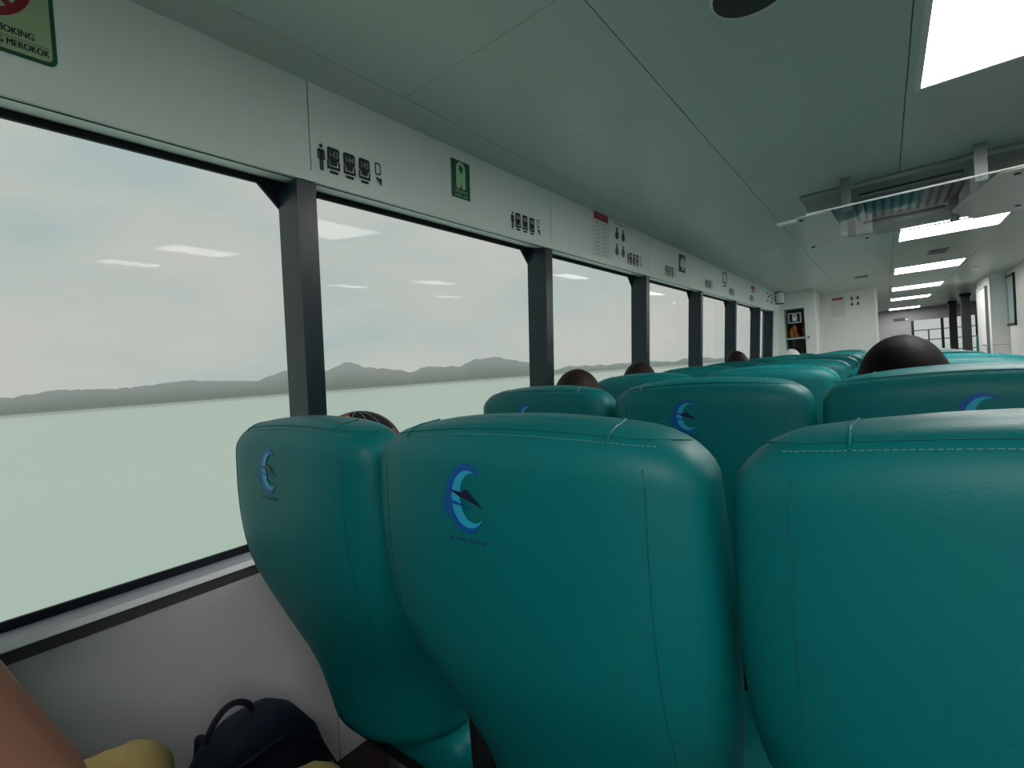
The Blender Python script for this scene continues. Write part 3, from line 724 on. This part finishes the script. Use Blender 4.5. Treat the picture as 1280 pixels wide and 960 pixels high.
# ------------------------------------------------------------------ people
def cap_chain(bm, pts, n=7):
    """overlapping spheres along a chain of (x, y, z, r)"""
    for a, b in zip(pts[:-1], pts[1:]):
        a, b = Vector(a), Vector(b)
        d = (b.to_3d() - a.to_3d()).length
        m = max(2, int(d / (0.45 * min(a[3], b[3]))))
        for i in range(m + 1):
            p = a.lerp(b, i / m)
            bmesh.ops.create_icosphere(bm, subdivisions=2, radius=p[3], matrix=Matrix.Translation(p.to_3d()))
def ell(bm, c, r, rot=None):
    mt = Matrix.Translation(c) @ (rot or Matrix()) @ Matrix.Diagonal((*r, 1))
    bmesh.ops.create_icosphere(bm, subdivisions=3, radius=1.0, matrix=mt)
def hand(bm, w, u, side):
    """palm, four fingers and a thumb, from wrist w along unit u"""
    u = Vector(u).normalized(); up = Vector((0, 0, 1)); n = u.cross(up).normalized(); w = Vector(w)
    dn = n.cross(u) * 1.0
    if dn.z > 0: dn = -dn
    for k in range(-1, 2):
        a = w + n * (0.018 * k); b = w + u * 0.08 + n * (0.022 * k)
        cap_chain(bm, [(*a, 0.015), (*b, 0.014)])
    for k, ln in zip((-1.5, -0.5, 0.5, 1.5), (0.058, 0.07, 0.066, 0.05)):
        a = w + u * 0.078 + n * (0.019 * k); b = a + u * ln * 0.55 + dn * 0.004; c = b + u * ln * 0.4 + dn * 0.022
        cap_chain(bm, [(*a, 0.0095), (*b, 0.0088), (*c, 0.0078)])
    a = w + u * 0.02 - n * (0.022 * side); b = a + u * 0.035 - n * (0.028 * side); c = b + u * 0.03 - n * (0.006 * side) + dn * 0.01
    cap_chain(bm, [(*a, 0.013), (*b, 0.0105), (*c, 0.009)])
def body_mesh(name, J, zone, voxel=0.009):
    """one continuous figure grown from a posed skeleton"""
    bm = bmesh.new()
    hip, chest, neck, head = [Vector(J[k]) for k in ('hip', 'chest', 'neck', 'head')]
    for t in np.linspace(0, 1, 8):
        p = hip.lerp(chest, t)
        ell(bm, p, (0.155 + 0.015 * t - 0.03 * math.sin(PI * t), 0.115 - 0.005 * t, 0.085))
    ell(bm, chest + Vector((0, 0, 0.05)), (0.165, 0.09, 0.06))
    cap_chain(bm, [(*(chest + Vector((0, 0, 0.08))), 0.062), (*neck, 0.052), (*head.lerp(neck, 0.45), 0.05)])
    ell(bm, head, (0.074, 0.092, 0.112)); ell(bm, head + Vector((0, 0.035, -0.06)), (0.05, 0.055, 0.05))
    ell(bm, head + Vector((0, 0.098, -0.018)), (0.013, 0.016, 0.022)); ell(bm, head + Vector((0, 0.088, -0.058)), (0.024, 0.010, 0.007))
    for s in (-1, 1): ell(bm, head + Vector((0.076 * s, -0.005, -0.01)), (0.010, 0.020, 0.032))
    for s, k in ((-1, 'L'), (1, 'R')):
        sh, el, wr, kn, an, toe = [Vector(J[q + k]) for q in ('sh', 'el', 'wr', 'kn', 'an', 'toe')]
        cap_chain(bm, [(*(chest + Vector((0.09 * s, 0, 0.05))), 0.065), (*sh, 0.058), (*sh.lerp(el, 0.35), 0.052), (*el, 0.041), (*el.lerp(wr, 0.3), 0.042), (*wr, 0.027)])
        hand(bm, wr, wr - el if 'hd' + k not in J else Vector(J['hd' + k]), s)
        cap_chain(bm, [(*(hip + Vector((0.085 * s, 0.02, -0.01))), 0.098), (*hip.lerp(kn, 0.5), 0.08) if False else (*(hip + Vector((0.085 * s, 0.02, -0.01))).lerp(kn, 0.5), 0.080), (*kn, 0.060), (*kn.lerp(an, 0.35), 0.058), (*an, 0.040)])
        cap_chain(bm, [(*an, 0.042), (*an.lerp(toe, 0.5), 0.040), (*toe, 0.034)])
    me = bpy.data.meshes.new(name); bm.to_mesh(me); bm.free()
    o_ = bpy.data.objects.new(name, me); COL.objects.link(o_)
    md = o_.modifiers.new('r', 'REMESH'); md.mode = 'VOXEL'; md.voxel_size = voxel
    sm = o_.modifiers.new('s', 'SMOOTH'); sm.iterations = 3; sm.factor = 0.5
    dg = bpy.context.evaluated_depsgraph_get(); dg.update()
    out = bpy.data.meshes.new_from_object(o_.evaluated_get(dg)); out.name = name
    bpy.data.objects.remove(o_); bpy.data.meshes.remove(me)
    return out
def zone_mats(me, mats, fn):
    me.materials.clear()
    for m in mats: me.materials.append(MATS[m])
    for p in me.polygons:
        p.use_smooth = True; p.material_index = fn(p.center)
J0 = dict(hip=(0, 0.36, 0.56), chest=(0, 0.275, 0.80), neck=(0, 0.245, 0.945), head=(0, 0.245, 1.062),
          shL=(-0.185, 0.28, 0.845), elL=(-0.225, 0.34, 0.64), wrL=(-0.14, 0.56, 0.655), knL=(-0.11, 0.74, 0.535), anL=(-0.11, 0.74, 0.09), toeL=(-0.12, 0.88, 0.04),
          shR=(0.185, 0.28, 0.845), elR=(0.225, 0.34, 0.64), wrR=(0.14, 0.56, 0.655), knR=(0.11, 0.74, 0.535), anR=(0.11, 0.74, 0.09), toeR=(0.12, 0.88, 0.04))
J0['hdL'] = (0.25, 1.0, -0.1); J0['hdR'] = (-0.25, 1.0, -0.1)
base = body_mesh('person_body', J0, None)
def zones(c, neck=0.935, slv=0.70):
    if c.z > neck: return 0
    if c.z < 0.075 and c.y > 0.6: return 3
    if c.z < 0.60 and not (abs(c.x) > 0.19 and c.y < 0.5): 
        return 2
    if (c.z < slv and abs(c.x) > 0.175) or (c.y > 0.50 and c.z > 0.615): return 0
    return 1
def hair_obj(head, m, parent, sc=1.0, low=-0.045, name='hair'):
    bm = bmesh.new(); bmesh.ops.create_uvsphere(bm, u_segments=40, v_segments=28, radius=1.0)
    kill = []
    for f in bm.faces:
        c = f.calc_center_median()
        zz = c.z * 0.12; lim = low + (0.075 + low * -0.2) * max(0.0, min(1.0, (c.y + 0.15) / 0.7))
        if zz < lim: kill.append(f)
    bmesh.ops.delete(bm, geom=kill, context='FACES')
    for v in bm.verts:
        n = 1 + 0.014 * noise.noise(v.co * 3) + 0.006 * noise.noise(Vector((v.co.x * 26, v.co.y * 6, v.co.z * 6)))
        v.co = Vector((v.co.x * 0.084 * sc, v.co.y * 0.103 * sc - 0.003, v.co.z * 0.122 * sc)) * n + Vector(head)
    ge = bmesh.ops.solidify(bm, geom=bm.faces[:], thickness=0.006)
    return obj_bm(name, bm, m, parent, True)
def eyes(head, parent):
    for s in (-1, 1):
        bm = bmesh.new(); bmesh.ops.create_uvsphere(bm, u_segments=12, v_segments=8, radius=0.011, matrix=Matrix.Translation(Vector(head) + Vector((0.03 * s, 0.082, 0.005))))
        e = obj_bm('eye', bm, 'eye_white', parent, True)
        bm = bmesh.new(); bmesh.ops.create_uvsphere(bm, u_segments=10, v_segments=8, radius=0.005, matrix=Matrix.Translation(Vector(head) + Vector((0.03 * s, 0.091, 0.005))))
        obj_bm('iris', bm, 'hair', e, True)
def person(row, x, top, label, shirt, trouser, hairm='hair', headgear=None, sc_w=1.0, hair_sc=1.0):
    p = empty('person', (x, YS0 + RP * row, 0)); tag(p, label, 'person', 'seated passengers seen from behind')
    me = base.copy(); zone_mats(me, ['skin', shirt, trouser, 'black_plastic'], zones)
    link(bpy.data.objects.new('body', me), p)
    h = J0['head']; eyes(h, p)
    if headgear is None: hair_obj(h, hairm, p, hair_sc)
    else:
        hair_obj(h, hairm, p, 0.97, -0.05)
        headgear(h, p)
    p.scale = (sc_w, sc_w, top / 1.182)
    return p
def sport_cap(h, p):
    bm = bmesh.new(); bmesh.ops.create_uvsphere(bm, u_segments=36, v_segments=24, radius=1.0)
    bmesh.ops.delete(bm, geom=[f for f in bm.faces if f.calc_center_median().z < 0.12], context='FACES')
    for v in bm.verts:
        a = math.atan2(v.co.y, v.co.x); g = 1 - 0.02 * abs(math.cos(3 * a)) ** 12
        v.co = Vector((v.co.x * 0.096 * g, v.co.y * 0.114 * g, v.co.z * 0.120 * g)) + Vector(h) + Vector((0, 0, 0.006))
    bmesh.ops.solidify(bm, geom=bm.faces[:], thickness=0.004)
    c = obj_bm('cap_crown', bm, 'cap_black', p, True)
    c.data.materials.append(MATS['cap_orange']); c.data.materials.append(MATS['skin'])
    for q in c.data.polygons:
        u_ = -0.53 * (q.center.x - h[0]) - 0.85 * (q.center.y - h[1])
        if u_ > 0.016: q.material_index = 1
        elif u_ < -0.075: q.material_index = 2
    for a in (0.2, 0.75, 1.3, 1.85, 2.4, 2.95):
        MB().tube([(h[0] + 0.0975 * math.cos(a) * math.cos(t), h[1] + 0.1155 * math.sin(a) * math.cos(t), h[2] + 0.006 + 0.1215 * math.sin(t)) for t in np.linspace(0.15, PI - 0.15, 22)], 0.0014, 5).build('cap_stitching', 'cap_thread', c)
    A = [(h[0] - 0.088 - 0.05 * math.sin(t), h[1] + 0.085 * math.cos(t), h[2] + 0.050 + 0.012 * math.sin(t)) for t in np.linspace(0, PI, 16)]
    MB().prism(A, [(x, y, z + 0.005) for x, y, z in A]).build('cap_peak', 'cap_orange', p)
def knit_cap(h, p):
    bm = bmesh.new(); bmesh.ops.create_uvsphere(bm, u_segments=32, v_segments=22, radius=1.0)
    bmesh.ops.delete(bm, geom=[f for f in bm.faces if f.calc_center_median().z < -0.1], context='FACES')
    for v in bm.verts: v.co = Vector((v.co.x * 0.092, v.co.y * 0.11, v.co.z * 0.125)) + Vector(h)
    bmesh.ops.solidify(bm, geom=bm.faces[:], thickness=0.004)
    obj_bm('knit_cap', bm, 'cap_white', p, True)
person(0, -0.985, 1.094, 'passenger in a black and orange cap behind the nearest window seat', 'shirt_grey', 'trouser_dark', headgear=sport_cap)
person(1, 0.030, 1.166, 'black-haired passenger in the second-row aisle seat, large head above the teal seat', 'shirt_grey', 'trouser_dark', sc_w=1.02, hair_sc=1.10)
person(1, -0.860, 1.155, 'brown-haired passenger above the second-row window seat', 'shirt_blue', 'trouser_dark', 'hair_brown')
person(2, -0.975, 1.163, 'dark-haired passenger in front of a pillar in the third-row window seat', 'shirt_white', 'trouser_dark', 'hair_brown')
person(4, -0.890, 1.188, 'dark-haired passenger in the fifth-row window seat', 'shirt_grey', 'trouser_dark', 'hair_brown')
person(7, -0.855, 1.170, 'passenger in a white cap far ahead below the cupboard', 'shirt_white', 'trouser_dark', headgear=knit_cap)

# the person in the window seat beside the viewer: only the khaki knees come into view
JA = dict(J0); JA.update(knL=(-0.035, 0.575, 0.590), knR=(0.195, 0.735, 0.545), anL=(-0.02, 0.60, 0.09), anR=(0.20, 0.70, 0.09), toeL=(-0.03, 0.74, 0.04), toeR=(0.22, 0.84, 0.04),
         elL=(-0.235, 0.26, 0.62), elR=(0.235, 0.26, 0.62), wrL=(-0.13, 0.40, 0.71), wrR=(0.10, 0.40, 0.71), hdL=(0.9, 0.3, 0.0), hdR=(-0.9, 0.3, 0.0))
mA = body_mesh('person_body', JA, None)
def zonesA(c):
    if c.z > 0.945: return 0
    if c.z < 0.075 and c.y > 0.45: return 3
    if c.z < 0.62 or (c.y > 0.46 and c.z < 0.68): return 2
    if c.z < 0.69 and (abs(c.x) > 0.17 or c.y > 0.40): return 0 if c.z > 0.635 else 2
    return 1
zone_mats(mA, ['skin', 'shirt_blue', 'khaki', 'black_plastic'], zonesA)
pa = empty('person', (-0.89, YS0 - RP, 0)); tag(pa, 'person in khaki trousers with knees at the lower left, beside the backpack', 'person')
link(bpy.data.objects.new('body', mA), pa); eyes(J0['head'], pa); hair_obj(J0['head'], 'hair', pa)

# the person in the middle seat: a bare bent elbow at the very corner
elb = Vector((-0.372, 0, 0))
JB = dict(J0)
T = Vector((-0.048, 0.425, 0.926))               # elbow, local
JB.update(shR=(0.16, 0.30, 0.855), elR=tuple(T), wrR=(-0.07, 0.33, 1.16), hdR=(-0.1, -0.3, 0.8))
mB = body_mesh('person_body', JB, None)
def zonesB(c):
    if c.z > 0.935 or (c.y > 0.36 and c.z > 0.70): return 0
    return zones(c)
zone_mats(mB, ['skin', 'shirt_white', 'trouser_dark', 'black_plastic'], zonesB)
pb = empty('person', (-0.372, YS0 - RP, 0)); tag(pb, 'person beside the viewer whose bare brown elbow fills the lower left corner', 'person')
link(bpy.data.objects.new('body', mB), pb); eyes(J0['head'], pb); hair_obj(J0['head'], 'hair', pb)

# ------------------------------------------------------------------ backpack by the wall
bp = empty('backpack', (-1.10, 0.40, 0), 0.0); tag(bp, 'navy blue backpack with a carry loop standing on the floor under the window', 'backpack')
def pack_ring(z, hw, hd, lean, n=32, e=3.2):
    out = []
    for i in range(n):
        a = 2 * PI * i / n; c, s_ = math.cos(a), math.sin(a)
        out.append((hd * math.copysign(abs(c) ** (2 / e), c) + lean * 0.3, hw * math.copysign(abs(s_) ** (2 / e), s_) + lean, z))
    return out
rows = [(0.0, 0.13, 0.075), (0.02, 0.155, 0.095), (0.10, 0.165, 0.105), (0.22, 0.163, 0.102), (0.32, 0.150, 0.095), (0.40, 0.125, 0.082), (0.45, 0.092, 0.066), (0.478, 0.055, 0.045), (0.487, 0.02, 0.018)]
MB().loft([pack_ring(z, a, b, 0.02 * z) for z, a, b in rows]).build('bag_body', 'navy_fabric', bp, True)
rows = [(0.05, 0.09, 0.02), (0.07, 0.115, 0.03), (0.16, 0.12, 0.034), (0.22, 0.11, 0.03), (0.25, 0.07, 0.02)]
MB().loft([[(x + 0.105, y, z) for x, y, z in pack_ring(z, a, b, 0.02 * z)] for z, a, b in rows]).build('front_pocket', 'navy_fabric', bp, True)
MB().tube([(0.0, -0.075 + 0.09 * t, 0.474 + 0.040 * math.sin(PI * t) ** 0.7 + 0.018 * t) for t in np.linspace(0, 1, 15)], 0.0065, 8).build('carry_loop', 'navy_web', bp, True)
MB().tube([(0.072 * 1.0 + 0.02, y, z) for y, z in [(-0.15 + 0.0, 0.16), (-0.145, 0.30), (-0.118, 0.39), (-0.05, 0.45), (0.04, 0.455), (0.11, 0.40), (0.15, 0.30), (0.158, 0.16)]], 0.004, 6).build('zip', 'navy_web', bp, True)
for s_ in (-1, 1):
    MB().tube([(-0.08, s_ * 0.06, 0.44), (-0.125, s_ * 0.08, 0.34), (-0.135, s_ * 0.09, 0.2), (-0.10, s_ * 0.11, 0.05)], 0.012, 8).build('shoulder_strap', 'navy_web', bp, True)

# ------------------------------------------------------------------ outside: water, far shore, haze
def sea_z(x, y): return E - 3.0 - 0.0085 * y
sv = [(-6000, -3000), (-1.75, -3000), (-1.75, 6000), (-6000, 6000)]
wm = bpy.data.materials.new('sea_water'); wm.use_nodes = True
t = wm.node_tree; p = t.nodes['Principled BSDF']
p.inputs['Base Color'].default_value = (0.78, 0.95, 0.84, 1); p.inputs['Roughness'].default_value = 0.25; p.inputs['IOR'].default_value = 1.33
c = N(t, 'ShaderNodeTexCoord'); mpp = N(t, 'ShaderNodeMapping'); mpp.inputs['Scale'].default_value = (1.0, 0.35, 1)
n1 = N(t, 'ShaderNodeTexNoise', Scale=0.9, Detail=6.0); b = N(t, 'ShaderNodeBump', Strength=0.35, Distance=0.12)
L(t, c.outputs['Object'], mpp.inputs['Vector']); L(t, mpp.outputs[0], n1.inputs['Vector']); L(t, n1.outputs['Fac'], b.inputs['Height']); L(t, b.outputs[0], p.inputs['Normal'])
MATS['sea'] = wm
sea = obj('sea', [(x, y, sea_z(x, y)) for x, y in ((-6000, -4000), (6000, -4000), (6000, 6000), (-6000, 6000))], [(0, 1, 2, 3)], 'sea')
tag(sea, 'pale green calm sea outside the windows', 'sea', kind='stuff')

SKYL = [(-60, 507), (0, 498), (40, 492), (70, 487), (100, 486), (160, 484), (200, 479), (225, 475), (280, 476), (320, 476), (345, 466), (357, 463), (400, 466), (412, 462), (430, 453), (445, 453), (457, 459),
        (480, 460), (500, 462), (510, 465), (535, 458), (575, 458), (595, 448), (615, 446), (640, 449), (662, 453), (690, 462), (712, 457), (760, 456), (788, 453), (820, 451), (840, 452), (862, 447), (900, 447), (960, 445), (1010, 442)]
RS = 700.0
def skyline():
    xs = np.arange(-60, 1011, 3.0)
    ys = np.interp(xs, [p[0] for p in SKYL], [p[1] for p in SKYL])
    out = []
    for x, y in zip(xs, ys):
        d_ = direction(x, y); h = math.hypot(d_[0], d_[1])
        out.append((d_[0] / h, d_[1] / h, d_[2] / h))
    return out
hv, hf = [], []
prof = [(-40, 0.0), (-22, 0.10), (-8, 0.45), (20, 0.80), (55, 1.0), (110, 0.86), (170, 0.3), (220, -0.1)]
sk = skyline(); K = len(prof)
for i, (ux, uy, el) in enumerate(sk):
    top = E + el * (RS + 55)
    for j, (dr_, fr) in enumerate(prof):
        x, y = ux * (RS + dr_), uy * (RS + dr_); z0_ = sea_z(x, y)
        z = z0_ + (top - z0_) * fr
        if 0.05 < fr: z += (2.2 * noise.noise(Vector((x * 0.07, y * 0.07, 3))) + 1.6 * noise.noise(Vector((x * 0.22, y * 0.22, 7)))) * (0.35 + 0.65 * fr) - 0.6
        if fr <= 0: z = z0_ - 0.3
        hv.append((x, y, z))
for i in range(len(sk) - 1):
    for j in range(K - 1): hf.append((i * K + j, i * K + j + 1, (i + 1) * K + j + 1, (i + 1) * K + j))
hill = obj('wooded_shore', hv, hf, 'hill'); hill.data.materials.append(MATS['beach'])
hill.data.polygons.foreach_set('material_index', [1 if (k_ % (K - 1)) == 0 else 0 for k_ in range(len(hf))])
tag(hill, 'low hazy wooded hills along the far shore', 'shore')
hz_m = bpy.data.materials.new('haze'); hz_m.use_nodes = True
t = hz_m.node_tree; t.nodes.clear()
vs = N(t, 'ShaderNodeVolumeScatter', Density=0.05); vs.inputs['Color'].default_value = (0.93, 1, 1, 1)
oo = N(t, 'ShaderNodeOutputMaterial'); L(t, vs.outputs[0], oo.inputs['Volume'])
MATS['haze'] = hz_m
hb = MB()
def rad(a, r): return (-math.cos(a) * r, math.sin(a) * r)
ring_lo, ring_hi = [], []
A = [rad(math.radians(a), 330) for a in np.linspace(-12, 84, 25)] + [rad(math.radians(a), 655) for a in np.linspace(84, -12, 25)]
hb.prism([(x, y, sea_z(x, y) + 0.3) for x, y in A], [(x, y, sea_z(x, y) + 75) for x, y in A])
hz = hb.build('sea_haze', 'haze'); tag(hz, 'thin pale haze hanging over the water before the shore', 'haze', kind='stuff')
SC.cycles.volume_bounces = 8
SC.cycles.transparent_max_bounces = 24
SC.cycles.max_bounces = 10
SC.cycles.diffuse_bounces = 6
